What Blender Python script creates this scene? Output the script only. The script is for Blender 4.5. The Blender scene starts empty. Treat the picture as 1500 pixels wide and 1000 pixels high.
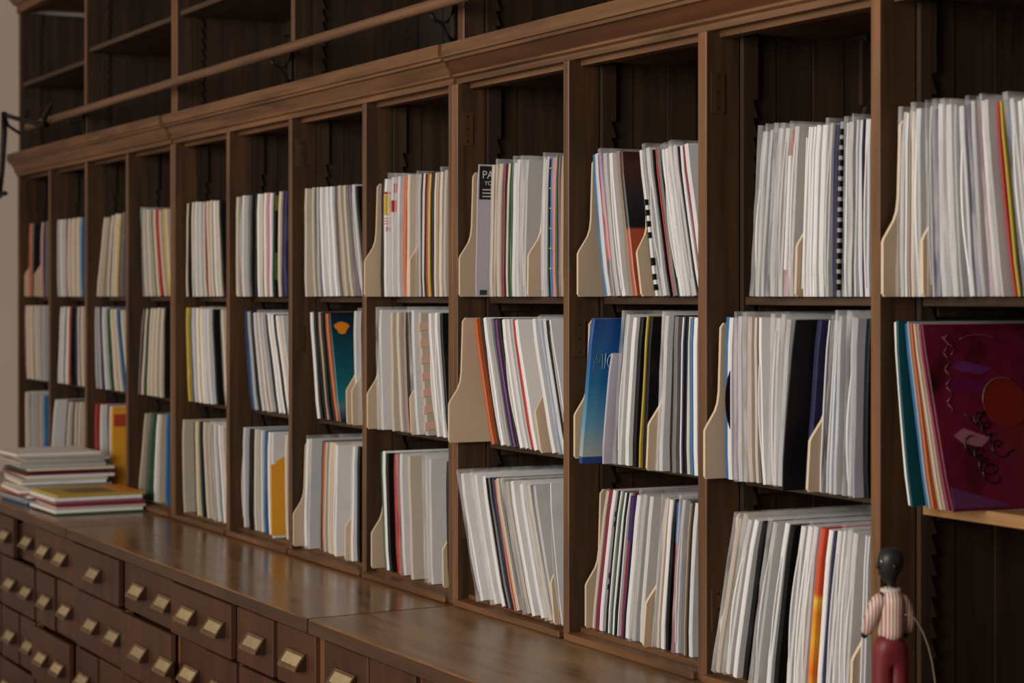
import bpy, bmesh, math, random, re
from mathutils import Vector, Matrix, Euler
random.seed(11)
sc = bpy.context.scene
COL = sc.collection
R = math.radians

# ------------------------------------------------------------------ camera, light, exposure
F = 3000.0                                   # focal length in pixels of the 1500 px wide frame
TH = math.atan(1550 / F)                     # heading of the shelving against the lens axis
S, Cc = math.sin(TH), math.cos(TH)
CAMY, CAMZ = -2.154, 1.667
cam_d = bpy.data.cameras.new('camera')
cam = bpy.data.objects.new('camera', cam_d)
COL.objects.link(cam)
cam.location = (0, CAMY, CAMZ)
cam.rotation_euler = (R(90), 0, math.atan2(Cc, S))
cam_d.sensor_width = 36.0
cam_d.lens = 36.0 * F / 1500
cam_d.shift_y = -66 / 1500
cam_d.clip_start = 0.05
cam_d.dof.use_dof = True
cam_d.dof.focus_distance = 4.35
cam_d.dof.aperture_fstop = 5.0
sc.camera = cam

world = bpy.data.worlds.new('world')
sc.world = world
world.use_nodes = True
world.node_tree.nodes['Background'].inputs[0].default_value = (0.92, 0.95, 1.0, 1)
world.node_tree.nodes['Background'].inputs[1].default_value = 0.05

def area(name, loc, target, size, energy, col):
    l = bpy.data.lights.new(name, 'AREA')
    l.shape = 'RECTANGLE'; l.size, l.size_y = size
    l.energy = energy; l.color = col
    o = bpy.data.objects.new(name, l); COL.objects.link(o)
    o.location = loc
    o.rotation_euler = (Vector(target) - Vector(loc)).to_track_quat('-Z', 'Y').to_euler()
    return o
area('shop_window_light', (-1.8, -4.6, 2.4), (-4.2, 0, 1.2), (3.2, 2.0), 205, (1.0, 0.965, 0.92))
area('far_window_light', (-7.0, -4.8, 2.3), (-7.3, 0, 1.1), (2.4, 1.8), 52, (1.0, 0.82, 0.62))

sc.view_settings.view_transform = 'Standard'
sc.view_settings.look = 'None'
sc.view_settings.gamma = 1.0
sc.view_settings.use_curve_mapping = False
sc.view_settings.exposure = 0.0

# ------------------------------------------------------------------ measuring helpers
def at(px, Y):
    """X and distance along the lens axis of photograph column px on the plane y = Y"""
    r = (px - 750) / F
    t = (Y - CAMY) / (Cc * r + S)
    return t * (S * r - Cc), t

# ------------------------------------------------------------------ materials
def lin(c):
    return tuple((v / 255 / 12.92) if v / 255 <= .04045 else ((v / 255 + .055) / 1.055) ** 2.4 for v in c) + (1,)

def newmat(name):
    m = bpy.data.materials.new(name); m.use_nodes = True
    nt = m.node_tree
    return m, nt, nt.nodes['Principled BSDF']

def wood(name, dark, light, axis='z', rough=.5, bump=.06, var=.35, scale=1.0, spec=.4, worn=None):
    m, nt, b = newmat(name)
    n, l = nt.nodes, nt.links
    tc = n.new('ShaderNodeTexCoord'); oi = n.new('ShaderNodeObjectInfo')
    mp = n.new('ShaderNodeMapping')
    sc_ = {'z': (38, 38, 2.2), 'x': (2.2, 38, 38), 'y': (38, 2.2, 38)}[axis]
    mp.inputs['Scale'].default_value = tuple(v * scale for v in sc_)
    ad = n.new('ShaderNodeVectorMath'); ad.operation = 'ADD'
    mul = n.new('ShaderNodeMath'); mul.operation = 'MULTIPLY'; mul.inputs[1].default_value = 37
    l.new(oi.outputs['Random'], mul.inputs[0])
    l.new(tc.outputs['Object'], ad.inputs[0]); l.new(mul.outputs[0], ad.inputs[1])
    l.new(ad.outputs[0], mp.inputs[0])
    nz = n.new('ShaderNodeTexNoise'); nz.inputs['Scale'].default_value = 1.0
    nz.inputs['Detail'].default_value = 5; nz.inputs['Distortion'].default_value = .6
    l.new(mp.outputs[0], nz.inputs['Vector'])
    cr = n.new('ShaderNodeValToRGB')
    cr.color_ramp.elements[0].position = .30; cr.color_ramp.elements[0].color = lin(dark)
    cr.color_ramp.elements[1].position = .72; cr.color_ramp.elements[1].color = lin(light)
    l.new(nz.outputs['Fac'], cr.inputs[0])
    hs = n.new('ShaderNodeHueSaturation')
    mr = n.new('ShaderNodeMapRange'); mr.inputs[3].default_value = 1 - var; mr.inputs[4].default_value = 1 + var
    l.new(oi.outputs['Random'], mr.inputs[0]); l.new(mr.outputs[0], hs.inputs['Value'])
    l.new(cr.outputs[0], hs.inputs['Color'])
    out = hs.outputs[0]
    rr = n.new('ShaderNodeMapRange'); rr.inputs[3].default_value = rough - .1; rr.inputs[4].default_value = rough + .15
    big = n.new('ShaderNodeTexNoise'); big.inputs['Scale'].default_value = 5.0; big.inputs['Detail'].default_value = 6
    l.new(tc.outputs['Object'], big.inputs['Vector'])
    l.new(big.outputs['Fac'], rr.inputs[0])
    if worn:
        mp2 = n.new('ShaderNodeMapping'); mp2.inputs['Scale'].default_value = (.9, 4, 4)
        l.new(tc.outputs['Object'], mp2.inputs[0])
        b2 = n.new('ShaderNodeTexNoise'); b2.inputs['Scale'].default_value = 2.6; b2.inputs['Detail'].default_value = 8
        b2.inputs['Roughness'].default_value = .68
        l.new(mp2.outputs[0], b2.inputs['Vector'])
        c2 = n.new('ShaderNodeValToRGB')
        c2.color_ramp.elements[0].position = .40; c2.color_ramp.elements[1].position = .70
        l.new(b2.outputs['Fac'], c2.inputs[0])
        mx = n.new('ShaderNodeMixRGB'); mx.inputs[2].default_value = lin(worn)
        l.new(c2.outputs[0], mx.inputs[0]); l.new(out, mx.inputs[1])
        out = mx.outputs[0]
        rr.inputs[3].default_value = rough - .02; rr.inputs[4].default_value = rough + .07
        l.new(c2.outputs[0], rr.inputs[0])
    l.new(out, b.inputs['Base Color'])
    l.new(rr.outputs[0], b.inputs['Roughness'])
    b.inputs['Specular IOR Level'].default_value = spec
    bp = n.new('ShaderNodeBump'); bp.inputs['Strength'].default_value = bump * 4; bp.inputs['Distance'].default_value = .0015
    l.new(nz.outputs['Fac'], bp.inputs['Height']); l.new(bp.outputs[0], b.inputs['Normal'])
    return m

def plain(name, rgb, rough=.6, metal=0, spec=.4, var=.0, coat=0, mott=0, mscale=30):
    m, nt, b = newmat(name)
    n, l = nt.nodes, nt.links
    rgbn = n.new('ShaderNodeRGB'); rgbn.outputs[0].default_value = lin(rgb)
    out = rgbn.outputs[0]
    if var:
        oi = n.new('ShaderNodeObjectInfo'); hs = n.new('ShaderNodeHueSaturation')
        mr = n.new('ShaderNodeMapRange'); mr.inputs[3].default_value = 1 - var; mr.inputs[4].default_value = 1 + var * .6
        l.new(oi.outputs['Random'], mr.inputs[0]); l.new(mr.outputs[0], hs.inputs['Value'])
        l.new(out, hs.inputs['Color']); out = hs.outputs[0]
    if mott:
        tc = n.new('ShaderNodeTexCoord'); nz = n.new('ShaderNodeTexNoise')
        nz.inputs['Scale'].default_value = mscale; nz.inputs['Detail'].default_value = 4
        l.new(tc.outputs['Object'], nz.inputs['Vector'])
        mr2 = n.new('ShaderNodeMapRange'); mr2.inputs[1].default_value = .3; mr2.inputs[2].default_value = .75
        mr2.inputs[3].default_value = 1 - mott; mr2.inputs[4].default_value = 1 + mott * .5
        l.new(nz.outputs['Fac'], mr2.inputs[0])
        hs2 = n.new('ShaderNodeHueSaturation'); l.new(mr2.outputs[0], hs2.inputs['Value'])
        l.new(out, hs2.inputs['Color']); out = hs2.outputs[0]
    l.new(out, b.inputs['Base Color'])
    b.inputs['Roughness'].default_value = rough
    b.inputs['Metallic'].default_value = metal
    b.inputs['Specular IOR Level'].default_value = spec
    b.inputs['Coat Weight'].default_value = coat
    b.inputs['Coat Roughness'].default_value = .2
    return m

M = {}
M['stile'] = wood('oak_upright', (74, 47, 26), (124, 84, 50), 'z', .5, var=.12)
M['stileshade'] = wood('oak_upright_shaded', (50, 33, 18), (84, 56, 31), 'z', .55, var=.2)  # darker copy of the upright oak, side shade put into the colour
M['rail'] = wood('oak_rail', (74, 48, 28), (124, 85, 52), 'x', .48, var=.10)
M['frieze'] = wood('red_oak_frieze', (58, 31, 13), (88, 48, 20), 'x', .5, var=.15)
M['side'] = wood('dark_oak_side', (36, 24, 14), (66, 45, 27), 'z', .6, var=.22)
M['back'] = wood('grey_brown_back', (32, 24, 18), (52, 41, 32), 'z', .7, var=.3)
M['shelf'] = wood('shelf_oak', (46, 31, 21), (84, 60, 42), 'x', .55, var=.12)
M['raw_shelf'] = wood('raw_pale_wood', (128, 88, 50), (176, 132, 84), 'x', .6, var=.05)
M['top'] = wood('worn_countertop', (92, 63, 36), (120, 85, 50), 'x', .21, bump=.0, var=.05, spec=.45, worn=(134, 99, 61))
M['topdull'] = wood('scuffed_countertop', (84, 59, 37), (132, 100, 66), 'x', .31, bump=.006, var=.05, spec=.45, worn=(150, 120, 84))
M['topedge'] = wood('countertop_edge', (58, 38, 26), (84, 58, 40), 'x', .4, var=.05)
M['wornedge'] = wood('worn_edge', (84, 54, 30), (150, 106, 62), 'x', .55, var=.05, scale=2)
M['drawer'] = wood('mahogany_drawer', (60, 35, 21), (80, 48, 30), 'z', .42, bump=.02, var=.20, scale=.5)
M['carcass'] = wood('cabinet_frame', (82, 50, 27), (130, 86, 48), 'z', .5, var=.15)
M['dark'] = plain('interior_shade', (22, 14, 10), .9)  # near-black colour standing in for shade inside gaps and holes
M['ply'] = plain('pale_plywood', (198, 174, 146), .6, var=.10, mott=.08, mscale=8)
M['plyedge'] = plain('plywood_edge', (214, 192, 160), .65)
M['brass'] = plain('aged_brass', (124, 100, 70), .40, metal=.6, var=.2, mott=.3, mscale=60)
M['cupdark'] = plain('pull_shadow_side', (58, 40, 28), .5, metal=.4)
M['card'] = plain('old_card', (166, 146, 106), .4, var=.22, mott=.25, mscale=70, coat=.4)
M['iron'] = plain('black_iron', (26, 21, 19), .5, metal=.5)
M['pole'] = wood('pole_wood', (84, 58, 40), (124, 90, 62), 'x', .45, var=.02)
M['plaster'] = plain('grey_plaster', (206, 190, 178), .9, mott=.05, mscale=2)
M['floor'] = wood('floor_boards', (70, 48, 32), (110, 80, 56), 'x', .5, var=.05)

def clear_plastic():
    m, nt, b = newmat('clear_plastic')
    n, l = nt.nodes, nt.links
    b.inputs['Base Color'].default_value = (.90, .89, .88, 1)
    b.inputs['Roughness'].default_value = .22
    b.inputs['Specular IOR Level'].default_value = .7
    tc = n.new('ShaderNodeTexCoord'); nz = n.new('ShaderNodeTexNoise')
    nz.inputs['Scale'].default_value = 14; nz.inputs['Detail'].default_value = 5; nz.inputs['Distortion'].default_value = 1.2
    mp = n.new('ShaderNodeMapping'); mp.inputs['Scale'].default_value = (1.5, 1.5, .45)
    oi = n.new('ShaderNodeObjectInfo'); va = n.new('ShaderNodeVectorMath'); va.operation = 'ADD'
    l.new(tc.outputs['Object'], va.inputs[0]); l.new(oi.outputs['Location'], va.inputs[1])
    l.new(va.outputs[0], mp.inputs[0]); l.new(mp.outputs[0], nz.inputs['Vector'])
    mr = n.new('ShaderNodeMapRange'); mr.inputs[1].default_value = .35; mr.inputs[2].default_value = .75
    mr.inputs[3].default_value = .08; mr.inputs[4].default_value = .34
    l.new(nz.outputs['Fac'], mr.inputs[0]); l.new(mr.outputs[0], b.inputs['Alpha'])
    bp = n.new('ShaderNodeBump'); bp.inputs['Strength'].default_value = .25; bp.inputs['Distance'].default_value = .004
    l.new(nz.outputs['Fac'], bp.inputs['Height']); l.new(bp.outputs[0], b.inputs['Normal'])
    return m
M['plastic'] = clear_plastic()

# sleeve colours: code -> (rgb, word)
SL = {
 'w': ((228, 225, 222), 'white'), 'c': ((206, 192, 172), 'cream'), 'g': ((170, 168, 166), 'pale grey'),
 'G': ((112, 106, 104), 'dark grey'), 'k': ((20, 18, 19), 'black'), 'n': ((46, 46, 78), 'navy'),
 'r': ((172, 46, 40), 'red'), 'o': ((198, 98, 46), 'orange'), 'y': ((190, 164, 56), 'yellow'),
 'b': ((48, 104, 150), 'blue'), 'p': ((186, 128, 130), 'pink'), 't': ((14, 72, 78), 'teal'),
 'e': ((56, 92, 66), 'green'), 'v': ((98, 46, 108), 'purple'), 'm': ((126, 36, 62), 'maroon'),
 'd': ((164, 140, 116), 'tan'), 'x': ((212, 209, 207), 'plastic-covered grey'), 'l': ((196, 188, 200), 'lilac-white'),
}
def sleeve_mat(k):
    rgb, wd = SL[k]
    m, nt, b = newmat('sleeve_' + wd.replace(' ', '_').replace('-', '_'))
    n, l = nt.nodes, nt.links
    oi = n.new('ShaderNodeObjectInfo'); hs = n.new('ShaderNodeHueSaturation')
    mr = n.new('ShaderNodeMapRange'); mr.inputs[3].default_value = .72; mr.inputs[4].default_value = 1.05
    l.new(oi.outputs['Random'], mr.inputs[0]); l.new(mr.outputs[0], hs.inputs['Value'])
    tc = n.new('ShaderNodeTexCoord'); mp = n.new('ShaderNodeMapping')
    mp.inputs['Scale'].default_value = (60, 9, 12)
    ad = n.new('ShaderNodeVectorMath'); ad.operation = 'ADD'
    mu = n.new('ShaderNodeMath'); mu.operation = 'MULTIPLY'; mu.inputs[1].default_value = 91
    l.new(oi.outputs['Random'], mu.inputs[0]); l.new(tc.outputs['Object'], ad.inputs[0]); l.new(mu.outputs[0], ad.inputs[1])
    l.new(ad.outputs[0], mp.inputs[0])
    nz = n.new('ShaderNodeTexNoise'); nz.inputs['Scale'].default_value = 1; nz.inputs['Detail'].default_value = 4
    l.new(mp.outputs[0], nz.inputs['Vector'])
    mx = n.new('ShaderNodeMixRGB'); mx.inputs[1].default_value = lin(rgb)
    wear = tuple(min(255, v + 26) for v in rgb) if sum(rgb) < 420 else tuple(int(v * .93) for v in rgb)
    mx.inputs[2].default_value = lin(wear)
    cr = n.new('ShaderNodeValToRGB'); cr.color_ramp.elements[0].position = .56; cr.color_ramp.elements[1].position = .80
    l.new(nz.outputs['Fac'], cr.inputs[0]); l.new(cr.outputs[0], mx.inputs[0])
    l.new(mx.outputs[0], hs.inputs['Color']); l.new(hs.outputs[0], b.inputs['Base Color'])
    b.inputs['Roughness'].default_value = .38 if k == 'x' else .5
    b.inputs['Specular IOR Level'].default_value = .25 if k in 'kn' else .4
    return m
SM = {k: sleeve_mat(k) for k in SL}

# ------------------------------------------------------------------ mesh helpers
class MB:
    def __init__(s): s.bm = bmesh.new(); s.mi = 0
    def box(s, x0, x1, y0, y1, z0, z1):
        v = [s.bm.verts.new(p) for p in ((x0,y0,z0),(x1,y0,z0),(x1,y1,z0),(x0,y1,z0),(x0,y0,z1),(x1,y0,z1),(x1,y1,z1),(x0,y1,z1))]
        fs = []
        for q in ((0,3,2,1),(4,5,6,7),(0,1,5,4),(1,2,6,5),(2,3,7,6),(3,0,4,7)):
            f = s.bm.faces.new([v[i] for i in q]); f.material_index = s.mi; fs.append(f)
        return fs
    def prism(s, pts, a0, a1, axis='x'):
        """extrude an outline (u,v) along an axis: x -> (a,u,v), y -> (u,a,v), z -> (u,v,a)"""
        def P(a, u, v): return {'x': (a, u, v), 'y': (u, a, v), 'z': (u, v, a)}[axis]
        A = [s.bm.verts.new(P(a0, *p)) for p in pts]; B = [s.bm.verts.new(P(a1, *p)) for p in pts]
        n = len(pts)
        fs = [s.bm.faces.new(A), s.bm.faces.new(B[::-1])]
        for i in range(n):
            fs.append(s.bm.faces.new((A[i], B[i], B[(i+1) % n], A[(i+1) % n])))
        for f in fs: f.material_index = s.mi
        return fs
    def tube(s, path, rad, seg=8):
        rings = []
        rads = rad if isinstance(rad, (list, tuple)) else [rad] * len(path)
        path = [Vector(p) for p in path]
        for i, p in enumerate(path):
            d = (path[min(i+1, len(path)-1)] - path[max(i-1, 0)]).normalized()
            up = Vector((0,0,1)) if abs(d.z) < .9 else Vector((0,1,0))
            a = d.cross(up).normalized(); b_ = d.cross(a).normalized()
            rings.append([s.bm.verts.new(p + rads[i] * (math.cos(t) * a + math.sin(t) * b_)) for t in [2*math.pi*k/seg for k in range(seg)]])
        fs = []
        for r0, r1 in zip(rings, rings[1:]):
            for k in range(seg):
                fs.append(s.bm.faces.new((r0[k], r0[(k+1) % seg], r1[(k+1) % seg], r1[k])))
        fs.append(s.bm.faces.new(rings[0])); fs.append(s.bm.faces.new(rings[-1][::-1]))
        for f in fs: f.smooth = True; f.material_index = s.mi
        return fs
    def bevel(s, w, seg=1):
        bmesh.ops.bevel(s.bm, geom=[e for e in s.bm.edges], offset=w, segments=seg, affect='EDGES', clamp_overlap=True)
    def build(s, name, mats, parent=None, loc=(0,0,0), smooth=False):
        bmesh.ops.recalc_face_normals(s.bm, faces=s.bm.faces)
        if smooth:
            for f in s.bm.faces: f.smooth = True
        me = bpy.data.meshes.new(name); s.bm.to_mesh(me); s.bm.free()
        for m in (mats if isinstance(mats, (list, tuple)) else [mats]): me.materials.append(m)
        o = bpy.data.objects.new(name, me); COL.objects.link(o)
        o.location = loc
        if parent is not None: o.parent = parent
        return o

def one(name, mat, parent, x0, x1, y0, y1, z0, z1, bev=0):
    """one box with its origin at its own lower corner"""
    b = MB(); b.box(0, x1-x0, 0, y1-y0, 0, z1-z0)
    if bev: b.bevel(bev)
    return b.build(name, mat, parent, (x0, y0, z0))

def tag(o, label=None, cat=None, group=None, kind=None):
    if label: o['label'] = label
    if cat: o['category'] = cat
    if group: o['group'] = group
    if kind: o['kind'] = kind
    return o

def empty(name, loc=(0,0,0)):
    o = bpy.data.objects.new(name, None); COL.objects.link(o); o.location = loc; o.empty_display_size = .05
    return o

# ------------------------------------------------------------------ setting
ZT = 0.92                                       # counter top, foot of the shelving
XL = -8.80                                      # left end of the shelving, against the end wall
XR = -2.24
tag(one('floor', M['floor'], None, XL - .2, 2.5, -6, .6, -.05, 0), kind='structure')
tag(one('wall_left', M['plaster'], None, XL - .12, XL - .004, -6, .56, 0, 4.2), kind='structure')
tag(one('wall_back', M['plaster'], None, XL - .12, 2.5, .46, .56, 0, 4.2), kind='structure')
tag(one('ceiling', M['plaster'], None, XL - .12, 2.5, -6, .56, 4.2, 4.3), kind='structure')

# ------------------------------------------------------------------ lower shelving: three sections of four bays
UP = [(-8.80,-8.775), (-8.287,-8.262), (-7.747,-7.722), (-7.206,-7.181), (-6.690,-6.640), (-6.124,-6.100), (-5.585,-5.561),
      (-5.041,-5.017), (-4.508,-4.458), (-3.926,-3.902), (-3.381,-3.351), (-2.833,-2.808), (-2.29,-2.24)]
TOPZ = CAMZ + .515                              # underside of the cornice rail
SHZ = {'T': CAMZ - .001, 'M': CAMZ - .352, 'B': CAMZ - .722}
DEPTH = .405
def rack_outline(side, z0, z1, zplain, w=.034, tooth=.012, pitch=.036):
    """sawtooth strip in (y,z): plain top, teeth below; side=+1 teeth to the back, -1 teeth to the front"""
    pts = [(0, z0), (0, z1), (w * side, z1), (w * side, zplain)]
    z = zplain
    while z - pitch > z0:
        pts += [((w - tooth) * side, z - .002), (w * side, z - pitch)]
        z -= pitch
    pts += [((w - tooth) * side, z - .002), ((w - tooth) * side, z0)]
    return pts

sect_words = ['far left', 'middle', 'near right']
sect_desc = ['four bays of dark oak record shelving against the pale end wall',
             'four bays of dark oak record shelving between two double posts',
             'four bays of dark oak record shelving beside the figurine']
bookcases = []
zf = ZT + .025
for s_ in range(3):
    bk = empty('bookcase', (UP[4*s_][0], 0, ZT))
    tag(bk, sect_desc[s_], 'bookcase', 'lower oak record shelving')
    bookcases.append(bk)
    inv = Matrix.Translation(bk.location).inverted()
    def P(name, mat, x0, x1, y0, y1, z0, z1, bev=0, bk=bk):
        o = one(name, mat, bk, x0, x1, y0, y1, z0, z1, bev); o.location -= bk.location; return o
    def B(mb, name, mat, bk=bk):
        o = mb.build(name, mat, bk); o.location = -bk.location; return o
    cols = []
    for k in range(5):
        a, b_ = UP[4*s_ + k]
        if k == 0 and s_ > 0: a = (a + b_) / 2 + .0006
        if k == 4 and s_ < 3: b_ = (a + b_) / 2 - .0006
        cols.append((a, b_))
    sx0, sx1 = cols[0][0], cols[-1][1]
    for k, (a, b_) in enumerate(cols):
        up = P('upright', [M['stile'], M['stileshade']], a, b_, 0, .078, ZT, TOPZ, .0022)
        for pl in up.data.polygons: pl.material_index = 1 if abs(pl.normal.x) > .9 else 0  # side faces take the oak with shade painted in
        ys = [.078, .165, .255, .33, DEPTH]
        for i in range(4):                       # side boards behind the front stile
            inset = .003 + .0022 * (i % 2)
            P('side_plank', M['side'], a + inset, b_ - inset, ys[i] + .0004, ys[i+1] - .0008, ZT, TOPZ)
    for k in range(4):
        xl, xr = cols[k][1], cols[k+1][0]
        zp = TOPZ - .13
        for side, y0 in ((1, .080), (-1, .400)):   # notched strips, front and rear, on both walls of the bay
            for xw0, xw1 in ((xl - .002, xl + .011), (xr - .011, xr + .002)):
                mb = MB(); pts = rack_outline(side, 0, TOPZ - zf, zp - zf); mb.prism(pts, 0, xw1 - xw0, 'x')
                o = mb.build('notched_strip', M['side'], bk, Vector((xw0, y0, zf)) - bk.location)
        nb = 4
        for i in range(nb):
            w = (xr - xl) / nb
            P('back_plank', M['back'], xl + i*w + .001, xl + (i+1)*w - .001, DEPTH + .004 * (i % 2), DEPTH + .016, ZT, TOPZ + .0195)
        # floor of the bay with a stepped sill
        P('bay_floor', M['rail'], xl, xr, .030, DEPTH, ZT, zf, .002)
        P('sill', M['rail'], xl, xr, -.012, .0295, ZT, ZT + .016, .003)
        bay = 4*s_ + k + 1
        for row in 'TM':
            z = SHZ[row]
            raw = (bay == 12 and row == 'M')
            o = P('shelf', M['raw_shelf'] if raw else M['shelf'], xl + .0115, xr - .0115, .083, .398, z - (.022 if raw else .016), z, .0015)
            if raw: o['label'] = 'raw pale wooden shelf board'
            for xw0, xw1 in ((xl + .001, xl + .011), (xr - .011, xr - .001)):
                P('shelf_cleat', M['side'], xw0, xw1, .118, .362, z - .034, z - .0165)
    # cornice, one moulded length per section
    prof = [(-.006, 0), (-.006, .013), (-.016, .017), (-.016, .022), (-.014, .024), (-.030, .052), (-.040, .054), (-.040, .061),
            (-.047, .063), (-.047, .094), (.422, .094), (.422, .02), (.03, .02), (.03, 0)]
    mb = MB(); mb.prism([(y, z) for y, z in prof], sx0, sx1, 'x')
    bmesh.ops.recalc_face_normals(mb.bm, faces=mb.bm.faces)
    for f in mb.bm.faces:
        c = f.calc_center_median()
        f.material_index = 1 if (.024 < c.z < .052 and -.032 < c.y < -.012 and abs(f.normal.x) < .5) else 0
    o = mb.build('cornice', [M['rail'], M['frieze'] if s_ == 2 else M['rail']], bk); o.location = Vector((0, .0075 * s_, TOPZ)) - bk.location
    # soffit strip behind the rail and the carcass top
    P('soffit_strip', M['rail'], sx0 + .03, sx1 - .03, .032, .060, TOPZ - .012, TOPZ + .018)
    # small hardware plates left on the posts
for (u, zc) in ((8, TOPZ - .11), (10, TOPZ - .12), (6, TOPZ - .10), (10, SHZ['M'] + .22), (9, SHZ['M'] + .26), (6, SHZ['M'] + .23), (8, ZT + .20), (10, ZT + .14), (6, ZT + .18)):
    s_ = min((u) // 4, 2); bk = bookcases[s_]
    mb = MB(); mb.box(0, .0022, 0, .03, -.04, .04)
    mb.mi = 1
    for zz in (-.03, 0, .03):
        mb.box(.0018, .0026, .013, .018, zz - .0025, zz + .0025)
    mb.build('patch_plate', [M['stileshade'], M['dark']], bk, Vector((UP[u][1], .012, zc)) - bk.location)

# ------------------------------------------------------------------ upper shelving
UZ0, UZ1 = TOPZ + .0945, CAMZ + 1.215
UU = [(-8.80,-8.772), (-7.766,-7.738), (-6.690,-6.630), (-5.575,-5.548), (-4.500,-4.430), (-3.40,-3.37), (-2.29,-2.23)]
ud = ['empty upper oak shelving section nearest the pale end wall', 'empty upper oak shelving section above the middle bays', 'empty upper oak shelving section above the near bays']
ushelf = {0: [.915], 1: [.953], 2: [.958], 3: [.98], 4: [.93], 5: [.95]}
for s_ in range(3):
    bk = empty('upper_bookcase', (UU[2*s_][0], 0, UZ0))
    tag(bk, ud[s_], 'bookcase', 'upper oak shelving')
    def P(name, mat, x0, x1, y0, y1, z0, z1, bev=0, bk=bk):
        o = one(name, mat, bk, x0, x1, y0, y1, z0, z1, bev); o.location -= bk.location; return o
    cols = []
    for k in range(3):
        a, b_ = UU[2*s_ + k]
        if k == 0 and s_ > 0: a = (a + b_) / 2 + .0006
        if k == 2: b_ = (a + b_) / 2 - .0006
        cols.append((a, b_))
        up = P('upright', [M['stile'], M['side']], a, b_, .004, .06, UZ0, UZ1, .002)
        for pl in up.data.polygons: pl.material_index = 1 if abs(pl.normal.x) > .9 else 0  # darker oak on the side faces paints their shade
        for y0, y1 in ((.0604, .17), (.1708, .285), (.2858, .395)):
            P('side_plank', M['side'], a + .003, b_ - .003, y0, y1, UZ0, UZ1)
    for k in range(2):
        xl, xr = cols[k][1], cols[k+1][0]
        for i in range(6):
            w = (xr - xl) / 6
            P('back_plank', M['back'], xl + i*w + .001, xl + (i+1)*w - .001, .395 + .004 * (i % 2), .409, UZ0, UZ1 + .0195)
        for side, y0 in ((1, .064), (-1, .392)):
            mb = MB(); mb.prism(rack_outline(side, 0, UZ1 - UZ0, .55), 0, .012, 'x')
            mb.build('notched_strip', M['side'], bk, Vector((xl - .002, y0, UZ0)) - bk.location)
        for zz in ushelf[2*s_ + k]:
            P('shelf', M['shelf'], xl + .011, xr - .001, .012, .392, CAMZ + zz - .018, CAMZ + zz, .002)
            P('shelf_cleat', M['side'], xl + .01, xr - .01, .375, .394, CAMZ + zz - .065, CAMZ + zz - .0185)
    sx0, sx1 = cols[0][0], cols[-1][1]
    prof = [(-.004, 0), (-.004, .03), (-.020, .036), (-.060, .085), (-.060, .12), (.41, .12), (.41, .02), (.03, .02), (.03, 0)]
    mb = MB(); mb.prism(prof, sx0, sx1, 'x')
    o = mb.build('cornice', M['rail'], bk); o.location = Vector((0, 0, UZ1)) - bk.location

# ------------------------------------------------------------------ ladder rail with hooks
RZ, RY = CAMZ + .694, -.065
RX = at(40, RY)[0]
rail = empty('ladder_rail', (RX, RY, RZ))
tag(rail, 'long round wooden ladder pole running along the upper shelving above the cornice', 'rail')
mb = MB()
n = 40
pth = [(i * (6.1) / n, 0.0, .006 * math.sin(i * math.pi / n)) for i in range(n + 1)]
mb.tube(pth, .0145, 12)
mb.build('pole', M['pole'], rail)
for xh in (-7.75, -5.555, -4.47, -3.385):
    mb = MB()
    x0 = xh - RX
    zb = UZ0 - RZ
    mb.tube([(x0, .064, zb + .004), (x0, .045, zb + .02), (x0, .03, zb + .05), (x0, .012, -.03), (x0, 0, -.0135)], [.006, .005, .0045, .0045, .007], 8)
    mb.tube([(x0, .03, zb + .05), (x0, .046, zb + .055), (x0, .058, zb + .075), (x0, .062, zb + .10)], [.004, .0035, .003, .003], 6)
    mb.box(x0 - .008, x0 + .008, .060, .0685, zb + .001, zb + .10)
    mb.build('rail_hook', M['iron'], rail)
# iron end bracket
def ap(px, py, y):
    x, t = at(px, y)
    return (x, y, CAMZ - (py - 434) * t / F)
BX = Vector(ap(50, 190, RY))
br = empty('iron_bracket', BX)
tag(br, 'dark iron bracket with curled leaf hooks and a hanging rod by the end wall', 'bracket')
def rel(l): return [Vector(p) - BX for p in l]
mb = MB()
mb.tube(rel([ap(68, 183, -.087), ap(50, 180, -.10), ap(26, 174, -.14), ap(6, 168, -.17)]), [.012, .011, .010, .009], 8)
mb.tube(rel([ap(60, 194, -.092), ap(30, 196, -.095), ap(12, 184, -.13), ap(8, 172, -.165)]), [.007, .008, .007, .006], 8)
mb.build('arm', M['iron'], br)
mb = MB()
mb.tube(rel([ap(6, 164, -.17), ap(6, 195, -.172), ap(3, 250, -.178), ap(-1, 290, -.184)]), [.012, .013, .011, .010], 8)
mb.tube(rel([ap(-8, 285, -.186), ap(8, 283, -.184)]), [.012, .010], 8)
mb.build('hanging_rod', M['iron'], br)
for pts, w in (([(64, 184), (66, 170), (73, 158), (76, 149)], .021), ([(37, 178), (39, 170), (41, 164), (40, 160)], .012)):
    mb = MB()
    mb.tube(rel([ap(a, b_, -.100) for a, b_ in pts]), [.007, w * .6, w * .5, .003], 8)
    mb.build('leaf_hook', M['iron'], br)

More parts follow.
